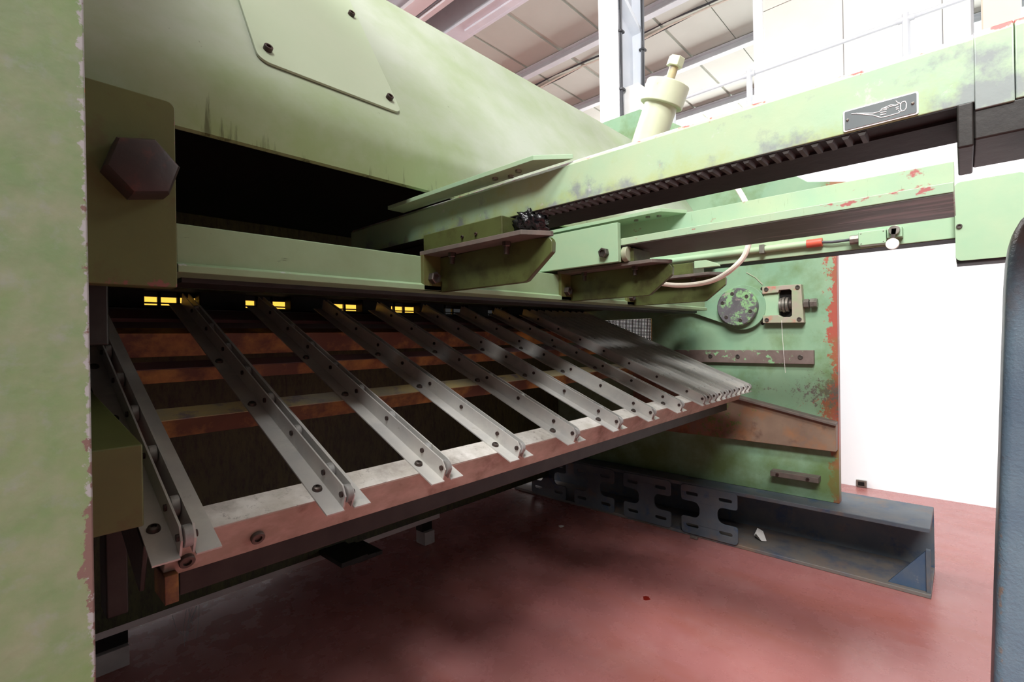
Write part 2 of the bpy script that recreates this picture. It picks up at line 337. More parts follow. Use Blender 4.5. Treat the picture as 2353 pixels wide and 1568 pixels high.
for i, (x, lab) in enumerate(((6.13, 'nearest to the hood'), (7.74, 'running behind the yellow-capped cylinder'), (9.5, 'farthest back, low behind the green arm'))):
    o = MB().prism('Y', [(x - .05, 5.40), (x + .05, 5.40), (x + .05, 5.385), (x + .006, 5.375), (x + .006, 5.29), (x + .06, 5.29), (x + .06, 5.275), (x - .05, 5.275), (x - .05, 5.29), (x - .006, 5.29), (x - .006, 5.375), (x - .05, 5.385)], -3, 9.9).build('roof_purlin', 'purlin_grey')
    tag(o, 'light grey steel roof purlin under the beige ceiling, ' + lab, 'purlin', 'roof purlins')
ed = thing('roof_gutter_beam', 'grey steel edge beam where the beige ceiling meets the darker roof strip', 'beam', (4.62, 4, 5.2))
MB().box(4.50, 4.62, -3, 9.9, 5.30, 5.74).build('web', 'purlin_grey', ed, 0.004)
MB().box(4.44, 4.74, -3, 9.9, 5.26, 5.30).build('flange', 'steel_white', ed, 0.003)
MB().box(4.56, 4.66, -3, 5.0, 5.23, 5.26).build('flange_strip', 'steel_white', ed, 0.003)
lt = thing('strip_light', 'white twin strip light fitting under the roof beyond the green hood', 'light', (4.05, 4.8, 5.3))
MB().box(3.86, 4.06, 1.5, 9.5, 5.40, 5.46).build('housing', 'frame_white', lt, 0.006)
MB().box(4.10, 4.18, 1.5, 9.5, 5.36, 5.44).build('housing', 'frame_white', lt, 0.006)
MB().tube([(4.08, 1.5, 5.40), (4.08, 9.5, 5.40)], 0.012).build('cable', 'cable_grey', lt)
MB().box(3.90, 3.92, 1.6, 9.4, 5.46, 5.76).build('hanger', 'steel_white', lt)
for i, (x, dz) in enumerate(((6.60, 0), (6.66, -.03), (6.72, .01))):
    pts = [(x, -2 + j * .5, 5.40 + dz - 0.02 * math.sin(j * 1.7 + i)) for j in range(24)]
    tag(MB().tube(pts, 0.014, 6).build('ceiling_cable', ('cable_dark', 'hose_cream', 'cable_dark')[i]),
        'thin %s cable running along the beige ceiling, %s of three' % (('dark', 'pale', 'dark')[i], ('left', 'middle', 'right')[i]), 'cable', 'cables along the ceiling')

# steel column
X0, Y0, Y1, DX = 4.50, 2.59, 2.82, 0.52
cl = thing('steel_column', 'white steel I-section column standing behind the machine', 'column', (4.76, 2.7, 0))
MB().box(X0, X0 + .02, Y0, Y1, 0, 5.4).build('flange', 'frame_white', cl, .003)
MB().box(X0 + DX - .02, X0 + DX, Y0, Y1, 0, 5.4).build('flange', 'steel_white', cl, .003)
MB().box(X0 + .02, X0 + DX - .02, 2.695, 2.715, 0, 5.4).build('web', 'steel_white', cl)
MB().prism('Y', [(X0 + .02, 4.62), (X0 + DX - .02, 4.36), (X0 + DX - .02, 4.42), (X0 + .02, 4.70)], Y0, 2.7).build('stiffener', 'steel_white', cl)
for gi, (bx, by, lab, r) in enumerate(((X0 + .03, Y0 + .01, 'left', .010), (X0 + DX - .03, Y0 + .0, 'right', .011))):
    b = thing('cable_bundle', 'grey bundle of electric cables strapped to the %s edge of the white column' % lab, 'cable', (bx, by, 1.9), 'cable bundles on the column')
    for j in range(4):
        pts = [(bx + .016 * (j % 2) + .006 * math.sin(z * 3 + j), by - .012 - .014 * (j // 2) + .008 * math.sin(z * 2.3 + 2 * j), z) for z in [1.6 + .12 * q for q in range(33)]]
        if gi == 1: pts = [p for p in pts if p[2] > 3.1]
        MB().tube(pts, r, 7).build('cable', ('cable_grey', 'cable_grey', 'cable_dark', 'cable_grey')[j], b)
    for z in (3.55, 4.15, 4.75):
        MB().box(bx - .02, bx + .05, by - .045, by + .012, z, z + .02).build('strap', 'cable_dark', b)
jb = thing('junction_box', 'white junction box fixed to the column behind the cylinder', 'box', (4.75, 2.5, 2.9))
MB().box(X0 + .10, X0 + .42, 2.42, 2.60, 3.06, 3.60).build('body', 'box_white', jb, .008)
MB().box(X0 + .12, X0 + .40, 2.44, 2.60, 3.035, 3.062).build('bottom_plate', 'concrete_brown', jb)

# mezzanine railing
gr = thing('guard_rail', 'white tubular guard rail along the mezzanine edge', 'railing', (4.9, 0, 2.53))
MB().tube([(4.9, -3.2, 3.418), (4.9, 2.2, 3.418)], 0.018, 10).build('top_rail', 'rail_paint', gr)
MB().tube([(4.9, -3.2, 2.98), (4.9, 2.2, 2.98)], 0.012, 10).build('mid_rail', 'rail_paint', gr)
for y in (2.19, 1.445, 0.30, -0.85, -2.0):
    MB().cyl((4.9, y, 2.53), (4.9, y, 3.46), 0.026, n=12).build('post', 'rail_paint', gr)
    MB().cyl((4.9, y - .05, 3.418), (4.9, y + .05, 3.418), 0.024, n=12).build('sleeve', 'rail_paint', gr)
# things past the office wall
o = MB().box(6.4, 6.6, -0.42, -0.16, 2.53, 5.3); tag(o.build('peach_pillar', 'peach', None, .01), 'peach coloured pillar at the end of the white office panels', 'pillar')
o = MB().box(7.4, 7.6, -0.62, -0.52, 2.53, 5.3); tag(o.build('blue_banner', 'sky_blue', None, .01), 'narrow blue banner board seen above the green arm', 'banner')
o = MB().box(8.5, 8.6, -3.5, -0.70, 2.53, 5.4); o = o.build('wall_rear', 'concrete_grey'); o['kind'] = 'structure'
MB().box(8.46, 8.5, -1.02, -1.00, 2.53, 5.4).build('joint', 'cable_grey', o)

# ---------------------------------------------------------------- guillotine shear
SH = thing('guillotine_shear', 'large green guillotine shear with sloped hood, seen from its rear', 'machine', (1.25, 1.3, 0))
# near side frame
MB().prism('X', [(.40, 0), (2.5, 0), (2.5, .98), (1.9, .98), (1.9, 1.10), (2.5, 1.10), (2.5, 2.35), (.40, 2.35)], -0.08, 0.0455).build('side_frame', 'green_near', SH, .0012)
# far side frame
FX = 2.48
MB().prism('X', [(.403, .262), (.396, 1.45), (.345, 1.52), (.336, 1.60), (.355, 1.632), (.50, 1.665), (.56, 1.715), (.75, 1.86), (1.3, 2.25), (2.3, 2.25), (2.3, 1.092), (1.256, 1.092), (1.256, .965), (2.3, .965), (2.3, .262)], FX, FX + .05).build('side_frame', 'green_far', SH, .003)
# hood: folded sheet, profile in YZ
ALP = math.radians(58.8); hd = (math.cos(ALP), math.sin(ALP)); hn = (-math.sin(ALP), math.cos(ALP))
prof = [(0.905, 1.336), (0.900, 1.342), (0.900, 1.372)]
rb = 0.15; tl = rb * math.tan((math.pi / 2 - ALP) / 2); c = (0.9 + rb, 1.45 - tl)
for k in range(13):
    a = math.pi - (math.pi / 2 - ALP) * k / 12; prof.append((c[0] + rb * math.cos(a), c[1] + rb * math.sin(a)))
top = (0.9 + hd[0] * .64, 1.45 + hd[1] * .64)
prof += [top, (top[0] + .012, top[1] + .004), (1.7, 2.02), (2.1, 1.9), (2.1, 1.55), (1.7, 1.35)]
inner = [(p[0] + .007, p[1]) for p in prof[2:17]] 
sheet = prof[1:16] + [top, (top[0] + .012, top[1] + .004), (1.7, 2.02), (2.1, 1.9), (2.1, 1.40), (2.09, 1.40), (2.09, 1.89), (1.7, 2.01), (top[0] + .014, top[1] - .004)] + [(p[0] + .007, p[1] - .003) for p in prof[1:16]][::-1]
MB().prism('X', sheet, 0.046, 2.478).build('hood', 'green_hood', SH)
shade_outer = [(p[0] + .009, p[1] - .001) for p in prof[1:16]] + [(top[0] + .012, top[1] - .01), (1.7, 2.0), (2.085, 1.88), (2.085, 1.40)]
shade_inner = [(2.082, 1.40), (2.082, 1.878), (1.7, 1.997), (top[0] + .014, top[1] - .013)] + [(p[0] + .012, p[1] - .002) for p in prof[1:16]][::-1]
MB().prism('X', shade_outer + shade_inner, 0.047, 2.477).build('hood_shade_sheet', 'hood_shade_black', SH)  # dark sheet added inside the hood to stand for its shade
# cover plate on the slope
O = Vector((0, .9, 1.45)); Uv = Vector((1, 0, 0)); Vv = Vector((0, hd[0], hd[1])); Wv = Uv.cross(Vv)
cv = plate('cover_plate', 'green_cover', SH, O + Wv * .001, Uv, Vv, rrect(.347, .655, .072, .60, .022, 5), [], .005, .0008)
for (u, v) in ((.370, .112), (.634, .112), (.634, .42), (.370, .42), (.634, .575), (.370, .575)):
    p = O + Uv * u + Vv * v + Wv * .006; inst('screw', SCREW, cv, p, Wv, 0, 1.25)
# hex-bolt plate
hp = plate('anchor_plate', 'green_olive', SH, (0, .83, 0), (1, 0, 0), (0, 0, 1), [(.046, 1.078), (.1845, 1.078)] + arc(.1765, 1.326, .009, 0, 90, 5) + [(.046, 1.336)], [], .03, .002)
hb = ring_mesh('anchor_bolt', [(.0405, 0), (.0405, .032), (.037, .038), (.033, .040)], 6, 'hex_head')
inst('anchor_bolt', hb, hp, (.143, .80, 1.228), (0, -1, 0), math.radians(12))
MB().box(.046, .118, .86, 1.3, 1.0, 1.09).build('spacer_block', 'dark_steel', SH, .003)
MB().prism('X', [(.70, .79), (.70, .885), (1.15, .93), (1.15, .79)], .046, .1245).build('support_block', 'green_olive', SH, .002)
# blade beam with clamps and bolts
bb = MB().box(.046, 2.478, 1.56, 1.75, 1.150, 1.36).build('blade_beam', 'green_dark', SH, .003)
MB().box(.046, 2.478, 1.75, 1.80, 1.175, 1.36).build('blade_holder', 'dark_steel', SH)
for i in range(9):
    x = .46 + i * .262
    if x < 2.4:
        MB().box(x, x + .05, 1.535, 1.56, 1.156, 1.198).build('clamp_pad', 'black_oil_shade', bb, .002)
        for j in (0, 1): inst('screw', SCREW_L, bb, (x - .10 + j * .03, 1.56, 1.185), (0, -1, 0))
    MB().box(.046 if i == 0 else .43 + (i - 1) * .262, .30 if i == 0 else .43 + (i - 1) * .262 + .125, 1.63, 1.68, 1.10, 1.16).build('hold_down_foot', 'black_oil_shade', bb, .004)
# finger guard in the gap
fg = MB().box(.046, 2.478, 1.69, 1.70, 1.100, 1.112).build('finger_guard', 'dark_steel', SH)
MB().box(.046, 2.478, 1.69, 1.70, 1.1165, 1.1205).build('guard_strip', 'dark_steel', fg)
for i in range(8):
    x = .30 + i * .262
    for dx in (.045, .092): MB().box(x + dx - .004, x + dx + .004, 1.69, 1.70, 1.112, 1.15).build('guard_divider', 'dark_steel', fg)
    MB().box(x - .01, x + .14, 1.69, 1.70, 1.136, 1.16).build('guard_strip', 'dark_steel', fg)
# bed and rear panel
MB().box(.046, 2.478, 1.58, 1.95, 1.0, 1.098).build('bed', 'dark_steel', SH, .003)
bp = MB().box(.046, 2.478, 1.90, 1.95, .145, 1.0).build('rear_panel', 'green_dark', SH, .002)
MB().box(.047, 2.477, 1.951, 2.5, .12, .995).build('base_body', 'dark_steel', SH, .002)
MB().box(.046, 1.53, 1.925, 1.935, .113, .145).build('base_lip', 'lip_grey', SH, .001)
for x0, x1 in ((.20, .30), (1.44, 1.50)):
    MB().box(x0, x1, 1.93, 2.0, 0, .062).build('foot', 'foot_white', SH, .002)
    MB().box(x0, x1, 1.95, 2.0, .062, .115).build('foot_spacer', 'black_oil_shade', SH)
MB().box(.135, .165, 1.06, 1.12, .54, .80).build('support_leg', 'dark_steel', SH, .003)
# far frame fittings
lv = plate('pivot_lever', 'green_far', SH, (FX, 0, 0), (0, -1, 0), (0, 0, 1),
           [(-a, b) for a, b in ([(1.20, 1.135), (.965, 1.165)] + arc(.776, 1.124, .106, 62, 312, 26) + [(1.02, 1.112), (1.20, 1.10)])][::-1], [], .03, .002)
dm = ring_mesh('bearing_cover', [(.0905, 0), (.0905, .026), (.086, .031)], 40, 'disc_worn')
dc = inst('bearing_cover', dm, SH, (FX - .03, .790, 1.126), (-1, 0, 0))
for a in (20, 75, 135, 200, 255, 315):
    p = Vector((FX - .061, .790 + .066 * math.cos(math.radians(a)), 1.126 + .066 * math.sin(math.radians(a))))
    inst('screw', SCREW_L, dc, p, (-1, 0, 0)).location = dc.matrix_basis.inverted() @ (p - wloc(SH))
    dc.children[-1].rotation_quaternion = (1, 0, 0, 0); dc.children[-1].scale = (1, 1, .25)
ab = plate('adjuster_box', 'box_pink', SH, (FX + .001, 0, 0), (0, -1, 0), (0, 0, 1), [(-.682, 1.046), (-.516, 1.042), (-.524, 1.212), (-.682, 1.213), (-.682, 1.180), (-.615, 1.182), (-.612, 1.193), (-.570, 1.193), (-.562, 1.186), (-.562, 1.076), (-.570, 1.069), (-.60, 1.070), (-.615, 1.080), (-.682, 1.081)], [], .04, .002)
MB().box(FX - .026, FX + .001, .617, .680, 1.079, 1.182).build('slide_block', 'green_light', ab, .002)
MB().box(FX - .006, FX + .001, .556, .62, 1.065, 1.195).build('recess_back', 'black_oil_shade', ab)
for j in range(4):
    MB().cyl((FX - .022, .612 - j * .013, 1.126), (FX - .022, .602 - j * .013, 1.126), (.031, .035, .033, .022)[j], n=24).build('spring_washer', 'bolt_bright' if j < 3 else 'bolt_steel', ab)
MB().cyl((FX - .022, .545, 1.126), (FX - .022, .50, 1.126), .010, n=14).build('adjuster_rod', 'bolt_steel', ab)
MB().cyl((FX - .022, .517, 1.126), (FX - .022, .497, 1.126), .021, n=6).build('lock_nut', 'edge_brown', ab, .001)
MB().cyl((FX - .022, .493, 1.126), (FX - .022, .466, 1.126), .021, n=6).build('bolt_head', 'bolt_bright', ab, .001)
for (y, z) in ((.664, 1.200), (.537, 1.199), (.533, 1.058), (.664, 1.060)): inst('screw', SCREW_L, ab, (FX - .039, y, z), (-1, 0, 0)).scale = (1.1, 1.1, .4)
cw = MB().tube([(FX - .045, .602, 1.055), (FX - .047, .600, 1.0), (FX - .043, .596, .90), (FX - .04, .592, .82)], .0008, 5).build('thread', 'paper'); tag(cw, 'thin pale thread of web hanging from the square adjuster box', 'thread')
gb = MB().box(FX - .022, FX + .001, .484, 1.12, .859, .921).build('guide_bar', 'worn_bar', SH, .002)
for y in (.93, .80, .535): inst('screw', SCREW_L, gb, (FX - .0215, y, .890), (-1, 0, 0)).scale = (1.2, 1.2, .35)
MB().prism('X', [(.403, .598), (.404, .607), (.801, .692), (1.35, .80), (1.35, .495), (.405, .492)], FX - .045, FX + .001).build('chute_side', 'rust_brown', SH, .003)
MB().prism('X', [(.403, .604), (.801, .690), (1.35, .806), (1.35, .818), (.801, .702), (.403, .616)], FX - .062, FX + .001).build('chute_flange', 'edge_brown', SH, .002)
MB().tube([(FX - .001, .760, 1.290), (FX - .001, .720, 1.262), (FX - .001, .690, 1.226)], .0022, 6).build('weld_seam', 'box_pink', SH)
for (y, z) in ((.6925, 1.2075), (.6925, 1.045)): MB().cyl((FX - .0015, y, z), (FX + .001, y, z), .0075, n=14).build('drilled_hole', 'black_oil_shade', SH)
sb = MB().box(FX - .05, FX + .001, .470, .66, .348, .372).build('small_bar', 'edge_brown', SH, .002)
for y in (.51, .63): inst('screw', SCREW, sb, (FX - .05, y, .36), (-1, 0, 0))
# adjuster cylinder on the hood
cdir = Vector((0, -.40, .92)).normalized(); cb = Vector((2.10, 1.10, 1.80))
cy = MB().cyl(cb - cdir * .1, cb + cdir * .30, .074, n=32).build('cylinder', 'cream_machine', SH, .002)
MB().cyl(cb + cdir * .26, cb + cdir * .355, .096, n=32).build('cap', 'cream_machine', cy, .006)
MB().cyl(cb + cdir * .35, cb + cdir * .45, .020, n=16).build('stud', 'bar_yellow', cy)
MB().cyl(cb + cdir * .425, cb + cdir * .465, .037, .036, n=6).build('hex_cap', 'cream_machine', cy, .003)
MB().box(1.86, 2.0, .99, 1.12, 1.66, 1.80).build('lug', 'cream_machine', cy, .006)

# ---------------------------------------------------------------- back gauge carriage
BG = thing('back_gauge', 'green back gauge beam with three dark pointed brackets under the arms', 'machine part', (1.25, .9, 1.1))
MB().box(.20, 2.25, .872, .93, 1.121, 1.183).build('beam', 'green_beam', BG, .002)
MB().prism('X', [(.862, 1.108), (.862, 1.119), (.875, 1.125), (.96, 1.125), (.96, 1.108)], .20, 2.25).build('ledge', 'green_beam', BG, .001)
MB().box(.22, 2.30, .93, 1.02, 1.100, 1.112).build('stop_plate', 'dark_steel', BG, .001)
for bi, X in enumerate((.70, 1.195, 1.575)):
    outline = [(.875, 1.183), (.60, 1.186), (.552, 1.182)] + arc(.556, 1.170, .012, 90 + 40, 180, 4) + [(.545, 1.154), (.606, 1.107), (.615, 1.105), (.86, 1.105), (.875, 1.108)]
    br = MB().prism('X', outline, X, X + .012).build('bracket', 'green_bracket', BG, .002)
    MB().prism('Z', [(X + .01, .876), (X - .046, .876), (X - .046, .578), (X + .002, .548), (X + .01, .548)], 1.184, 1.193).build('top_plate', 'edge_brown', br, .001)
    MB().box(X - .046, X + .001, .862, .876, 1.108, 1.185).build('mount_plate', 'green_olive', br, .001)
    MB().box(X - .04, X + .05, .63, .87, 1.193, 1.2292).build('slider', 'green_bracket', br, .002)
    for y in (.80, .64):
        inst('bolt', HEX, br, (X - .018, y, 1.184), (0, 0, -1)).scale = (.75, .75, 1)
        MB().cyl((X - .018, y, 1.176), (X - .018, y, 1.160), .0055, n=12).build('bolt_shank', 'bolt_steel', br)
    inst('mount_bolt', HEXB, br, (X - .022, .862, 1.135), (0, -1, 0), .3)
    for y in (.70, .74): inst('screw', SCREW, br, (X - .04, y, 1.205), (-1, 0, 0)).scale = (.5, .5, .5)

# ---------------------------------------------------------------- guide arms
A1 = thing('guide_arm', 'upper green guide arm with gear rack and pictogram plate, nearest of three', 'machine part', (.76, .3, 1.23), 'guide arms')
MB().prism('Y', [(.700, 1.235), (.700, 1.300), (.706, 1.308), (.815, 1.308), (.820, 1.300), (.820, 1.235)], -.012, 1.25).build('beam', 'green_arm', A1, .0015)
e = MB().prism('Y', [(.698, 1.226), (.698, 1.300), (.704, 1.309), (.816, 1.309), (.822, 1.300), (.822, 1.226)], -.040, -.011).build('end_block', 'green_arm', A1, .0012)
MB().prism('Y', [(.699, 1.228), (.699, 1.300), (.705, 1.309), (.816, 1.309), (.822, 1.300), (.822, 1.228)], -.30, -.0405).build('end_block', 'green_arm', A1, .0012)
MB().box(.700, .822, -.30, -.010, 1.196, 1.228).build('end_shoe', 'dark_steel', A1, .002)
MB().box(.698, .824, -.010, .003, 1.190, 1.236).build('stop_plate', 'dark_steel', A1, .002)
MB().box(.7008, .7345, .003, 1.2, 1.2338, 1.2352).build('underside_shade_strip', 'black_oil_shade', A1)  # added strip, paints the arm's underside black as if shaded
rk = MB().box(.7345, .819, .003, 1.2, 1.2305, 1.236).build('rack', 'black_oil_shade', A1)
tm = MB().prism('X', [(-.0052, .0), (-.0024, -.0052), (.0024, -.0052), (.0052, .0)], -.016, .016).mesh('rack_tooth'); tm.materials.append(M_['tooth_steel'])
for i in range(40):
    inst('tooth', tm, rk, (.7180, .085 + i * .0160, 1.2345))
fl = plate('flange', 'green_light', A1, (0, 0, 1.309), (1, 0, 0), (0, 1, 0), [(.701, .495), (.701, 1.0), (.656, 1.0), (.656, .548)], [], .009, .001)
for y in (.60, .66, .63): inst('bolt', HOLE_T, fl, (.675 + .012 * (y == .63), y, 1.309), (0, 0, -1))
sg = plate('pictogram_plate', 'sign_white', A1, (.6995, 0, 0), (0, -1, 0), (0, 0, 1), rrect(-.1025, -.0335, 1.2370, 1.2618, .002), [], .0012)
ins = plate('plate_field', 'sign_dark', sg, (.6982, 0, 0), (0, -1, 0), (0, 0, 1), rrect(-.1010, -.0350, 1.2385, 1.2603, .0015), [], .0005)
def sgp(u, v):  # u 0..1 from left to right, v 0..1 from bottom to top
    return (.6976, -(-.1025 + .069 * u), 1.2370 + .0248 * v)
def zz(x, y):   # from magnified drawing coordinates of the plate
    u = (x - 861) / 622.0; yt = 920 - 163 * u; yb = 1090 - 150 * u; return sgp(u, (yb - y) / (yb - yt))
draw = [[(935, 940), (985, 936), (1120, 934), (1175, 922), (1195, 898), (1268, 868), (1308, 872), (1330, 856), (1308, 836)],
        [(985, 938), (1120, 950), (1185, 970), (1235, 960), (1335, 932), (1328, 912)],
        [(1190, 912), (1235, 902)], [(1182, 930), (1230, 922)], [(1180, 948), (1228, 940)], [(1200, 896), (1250, 892)],
        [(1255, 884), (1325, 866)], [(1305, 890), (1330, 885)], [(1308, 905), (1330, 900)],
        [(1345, 862), (1358, 845), (1380, 840), (1390, 856), (1388, 896), (1372, 916), (1352, 920), (1343, 900), (1345, 862)], [(1330, 850), (1345, 862)], [(1332, 925), (1350, 918)]]
for pl in draw: MB().tube([zz(*p) for p in pl], .00042, 6).build('pictogram_line', 'sign_white', sg)
for p in ((900, 990), (1440, 857)): inst('rivet', RIVET, sg, zz(*p), (-1, 0, 0))
# grease lump on the rack end
bm = bmesh.new(); bmesh.ops.create_icosphere(bm, subdivisions=4, radius=1)
for v in bm.verts:
    n = 1 + .28 * math.sin(7 * v.co.x + 3 * v.co.z) * math.sin(9 * v.co.y + 1) + .16 * math.sin(23 * v.co.z + 11 * v.co.x) * math.sin(19 * v.co.y)
    v.co = Vector((v.co.x * .032 * n, v.co.y * .030 * n, v.co.z * .022 * n))
me = bpy.data.meshes.new('grease'); bm.to_mesh(me); bm.free()
for p in me.polygons: p.use_smooth = True
o = link('grease_lump', me, 'grease', A1); o.location = Vector((.715, .602, 1.219)) - wloc(A1)

A2 = thing('guide_arm', 'middle green guide arm, an inverted T beam with worn red edge', 'machine part', (1.25, .3, 1.23), 'guide arms')
MB().box(1.222, 1.258, .010, 1.2, 1.254, 1.311).build('web', 'green_arm_mid', A2, .001)
MB().box(1.138, 1.380, .010, 1.2, 1.2365, 1.2545).build('lower_flange', 'green_arm_mid', A2, .0015)
MB().box(1.1395, 1.3785, .012, 1.2, 1.2345, 1.2370).build('wear_strip', 'underside', A2)
fl = plate('flange', 'green_light', A2, (0, 0, 1.309), (1, 0, 0), (0, 1, 0), [(1.224, .515), (1.224, 1.0), (1.155, 1.0), (1.155, .555)], [], .009, .001)
for y in (.60, .64, .575): inst('bolt', HOLE_T, fl, (1.19 - .012 * (y == .60), y, 1.309), (0, 0, -1))
ck = MB().box(1.118, 1.134, .655, .93, 1.192, 1.294).build('clamp_plate', 'green_light', A2, .0012)
inst('nut', HEXB, ck, (1.118, .694, 1.219), (-1, 0, 0), .2)
MB().cyl((1.15, .655, 1.214), (1.15, .640, 1.214), .020, n=20).build('stud_end', 'box_pink', ck, .002)
MB().box(1.134, 1.150, .66, .93, 1.196, 1.235).build('clamp_block', 'green_olive', ck, .001)

A3 = thing('guide_arm', 'lowest green guide arm with conduit and limit switch, farthest of three', 'machine part', (1.75, .3, 1.23), 'guide arms')
MB().box(1.70, 1.79, .012, 1.2, 1.2345, 1.33).build('beam', 'green_light', A3, .002)
MB().box(1.705, 1.788, .012, 1.2, 1.2335, 1.2350).build('wear_strip', 'black_oil_shade', A3)
cp = rrect(-.014, .112, 1.173, 1.372, .012, 5)
eb = plate('end_block', 'green_light', A3, (1.83, 0, 0), (0, -1, 0), (0, 0, 1), cp, [], .15, .002)
plate('end_bottom', 'black_oil_shade', A3, (1.828, 0, 0), (0, -1, 0), (0, 0, 1), [(-.0125, 1.1725), (.1105, 1.1725), (.1105, 1.19), (-.0125, 1.19)], [], .145)
inst('screw', SCREW_L, eb, (1.68, .006, 1.2605), (-1, 0, 0)).scale = (.7, .7, .4)
MB().tube([(1.69, 1.0, 1.2660), (1.69, .315, 1.2660)], .0105, 12).build('conduit', 'green_light', A3)
MB().cyl((1.69, .345, 1.266), (1.69, .305, 1.266), .0125, n=16).build('conduit_sleeve', 'red_sleeve', A3)
MB().box(1.675, 1.70, .46, .475, 1.252, 1.28).build('conduit_clip', 'bolt_bright', A3, .001)
MB().tube([(1.69, .31, 1.266), (1.688, .28, 1.262), (1.688, .25, 1.262), (1.685, .23, 1.262)], .0042, 8).build('switch_cable', 'cable_dark', A3)
ls = MB().box(1.662, 1.70, .152, .214, 1.238, 1.276).build('limit_switch', 'green_light', A3, .002)
MB().cyl((1.681, .236, 1.260), (1.681, .214, 1.260), .0135, n=8).build('cable_gland', 'bolt_bright', ls, .001)
MB().box(1.664, 1.70, .118, .151, 1.250, 1.278).build('switch_head', 'green_light', ls, .002)
MB().cyl((1.664, .134, 1.268), (1.650, .134, 1.268), .0125, n=20).build('switch_pivot', 'bolt_bright', ls, .001)
MB().frame_prism((1.652, .134, 1.268), (0, 1, 0), (0, 0, 1), (1, 0, 0), [(-.005, .004), (.005, .004), (.009, -.034), (.000, -.034)], -.002, .002).build('switch_lever', 'bolt_steel', ls)
MB().cyl((1.657, .138, 1.2315), (1.647, .138, 1.2315), .0145, n=24).build('switch_roller', 'hose_cream', ls, .001)
for (y, z) in ((.158, 1.271), (.208, 1.271), (.158, 1.243), (.208, 1.243)): inst('screw', RIVET, ls, (1.662, y, z), (-1, 0, 0))
MB().prism('X', [(.60, 1.20), (.60, 1.222), (.565, 1.222), (.53, 1.207), (.528, 1.200)], 1.47, 1.488).build('pointer', 'green_light', A3, .001)

# cream hose
def spline(P, n=10):
    out = []; P = [Vector(p) for p in P]
    for i in range(len(P) - 1):
        p0, p1, p2, p3 = P[max(i - 1, 0)], P[i], P[i + 1], P[min(i + 2, len(P) - 1)]
        for k in range(n):
            t = k / n; out.append(0.5 * ((2 * p1) + (p2 - p0) * t + (2 * p0 - 5 * p1 + 4 * p2 - p3) * t * t + (3 * p1 - p0 - 3 * p2 + p3) * t ** 3))
    return out + [P[-1]]
def unp(x, y, X):
    p = (x - 1176.5, 776.6 - y); a = (p[0] * math.cos(RHO) + p[1] * math.sin(RHO)) / F_PX; b = (-p[0] * math.sin(RHO) + p[1] * math.cos(RHO)) / F_PX
    d = fwd + rt * a + up * b; t = X / d.x; return Vector((0, 0, 1)) + d * t
hose = MB().tube(spline([unp(1440, 630, 1.40), unp(1500, 648, 1.45), unp(1565, 656, 1.47), unp(1640, 644, 1.47), unp(1697, 605, 1.46), unp(1720, 562, 1.45), unp(1724, 500, 1.45), unp(1702, 445, 1.47), unp(1672, 415, 1.52), unp(1600, 385, 1.7)]), .0075, 10).build('hose', 'hose_cream')
tag(hose, 'cream flexible hose drooping in a loop between the green arms', 'hose')

# ---------------------------------------------------------------- sheet support table
SL = math.radians(22.7); sv = Vector((0, math.cos(SL), math.sin(SL))); nv = Vector((0, -math.sin(SL), math.cos(SL))); xv = Vector((1, 0, 0)); OT = Vector((0, .73, .757))
def T(x, s, n): return OT + xv * x + sv * s + nv * n
TB = thing('sheet_support_table', 'sloping support table of aluminium roller rails on rusty cross bars', 'table', (1.2, 1.1, .6))
def tbar(name, mat, x0, x1, s0, s1, n0, n1, bevel=.0015, parent=None):
    return MB().frame_prism(OT, sv, nv, xv, [(s0, n0), (s1, n0), (s1, n1), (s0, n1)], x0, x1).build(name, mat, parent or TB, bevel)
fb = tbar('front_bar', 'bar_rust', .152, 2.315, 0, .048, -.060, -.0015)
tbar('top_strip', 'bar_white', .153, 2.314, .0005, .048, -.0015, 0, 0, fb)
for (x, n) in ((.176, -.040), (.262, -.036)): inst('socket_bolt', SCREW_L, fb, T(x, 0, n), -sv).scale = (1.1, 1.1, .6)
MB().box(.150, .165, .735, .79, .674, .71).build('corner_leg', 'bar_orange', TB, .001)
b1 = tbar('cross_bar', 'bar_orange', .155, 2.31, .293, .335, -.036, -.0015); tbar('top_strip', 'bar_yellow', .155, 2.31, .2935, .335, -.0015, 0, 0, b1)
b2 = tbar('cross_bar', 'bar_orange', .155, 2.31, .500, .536, -.032, -.0015); tbar('top_strip', 'bar_plum', .155, 2.31, .5005, .536, -.0015, 0, 0, b2)
tbar('cross_bar', 'bar_orange', .10, 2.40, .700, .735, -.062, -.0015)
tbar('back_strip', 'bar_plum', .10, 2.42, .800, .870, -.012, -.002)
MB().box(.18, 2.30, .80, .85, .652, .690).build('lower_beam', 'dark_steel', TB, .002)
tbar('side_plate', 'dark_steel', .128, .134, -.0, .82, -.07, .0)
tbar('side_plate', 'dark_steel', 2.300, 2.312, .02, .82, -.05, -.002)
S0, S1 = -.034, .905
def rail_mesh(sgn, name):
    # angle iron: flange and web with its front top corner cut back
    mb = MB()
    mb.frame_prism((0, 0, 0), xv, nv, sv, [(sgn * .0083, 0), (sgn * .0365, 0), (sgn * .0365, .0025), (sgn * .0083, .0025)], S0 - .006, S1)
    W = xv * sgn
    mb.frame_prism((0, 0, 0), sv, nv, W, [(S0, 0), (S1, 0), (S1, .0335), (S0 + .014, .0335), (S0, .022)], .0058, .0083)
    me = mb.mesh(name); me.materials.append(M_['aluminium']); return me
RL, RR = rail_mesh(-1, 'support_rail'), rail_mesh(1, 'angle_iron')
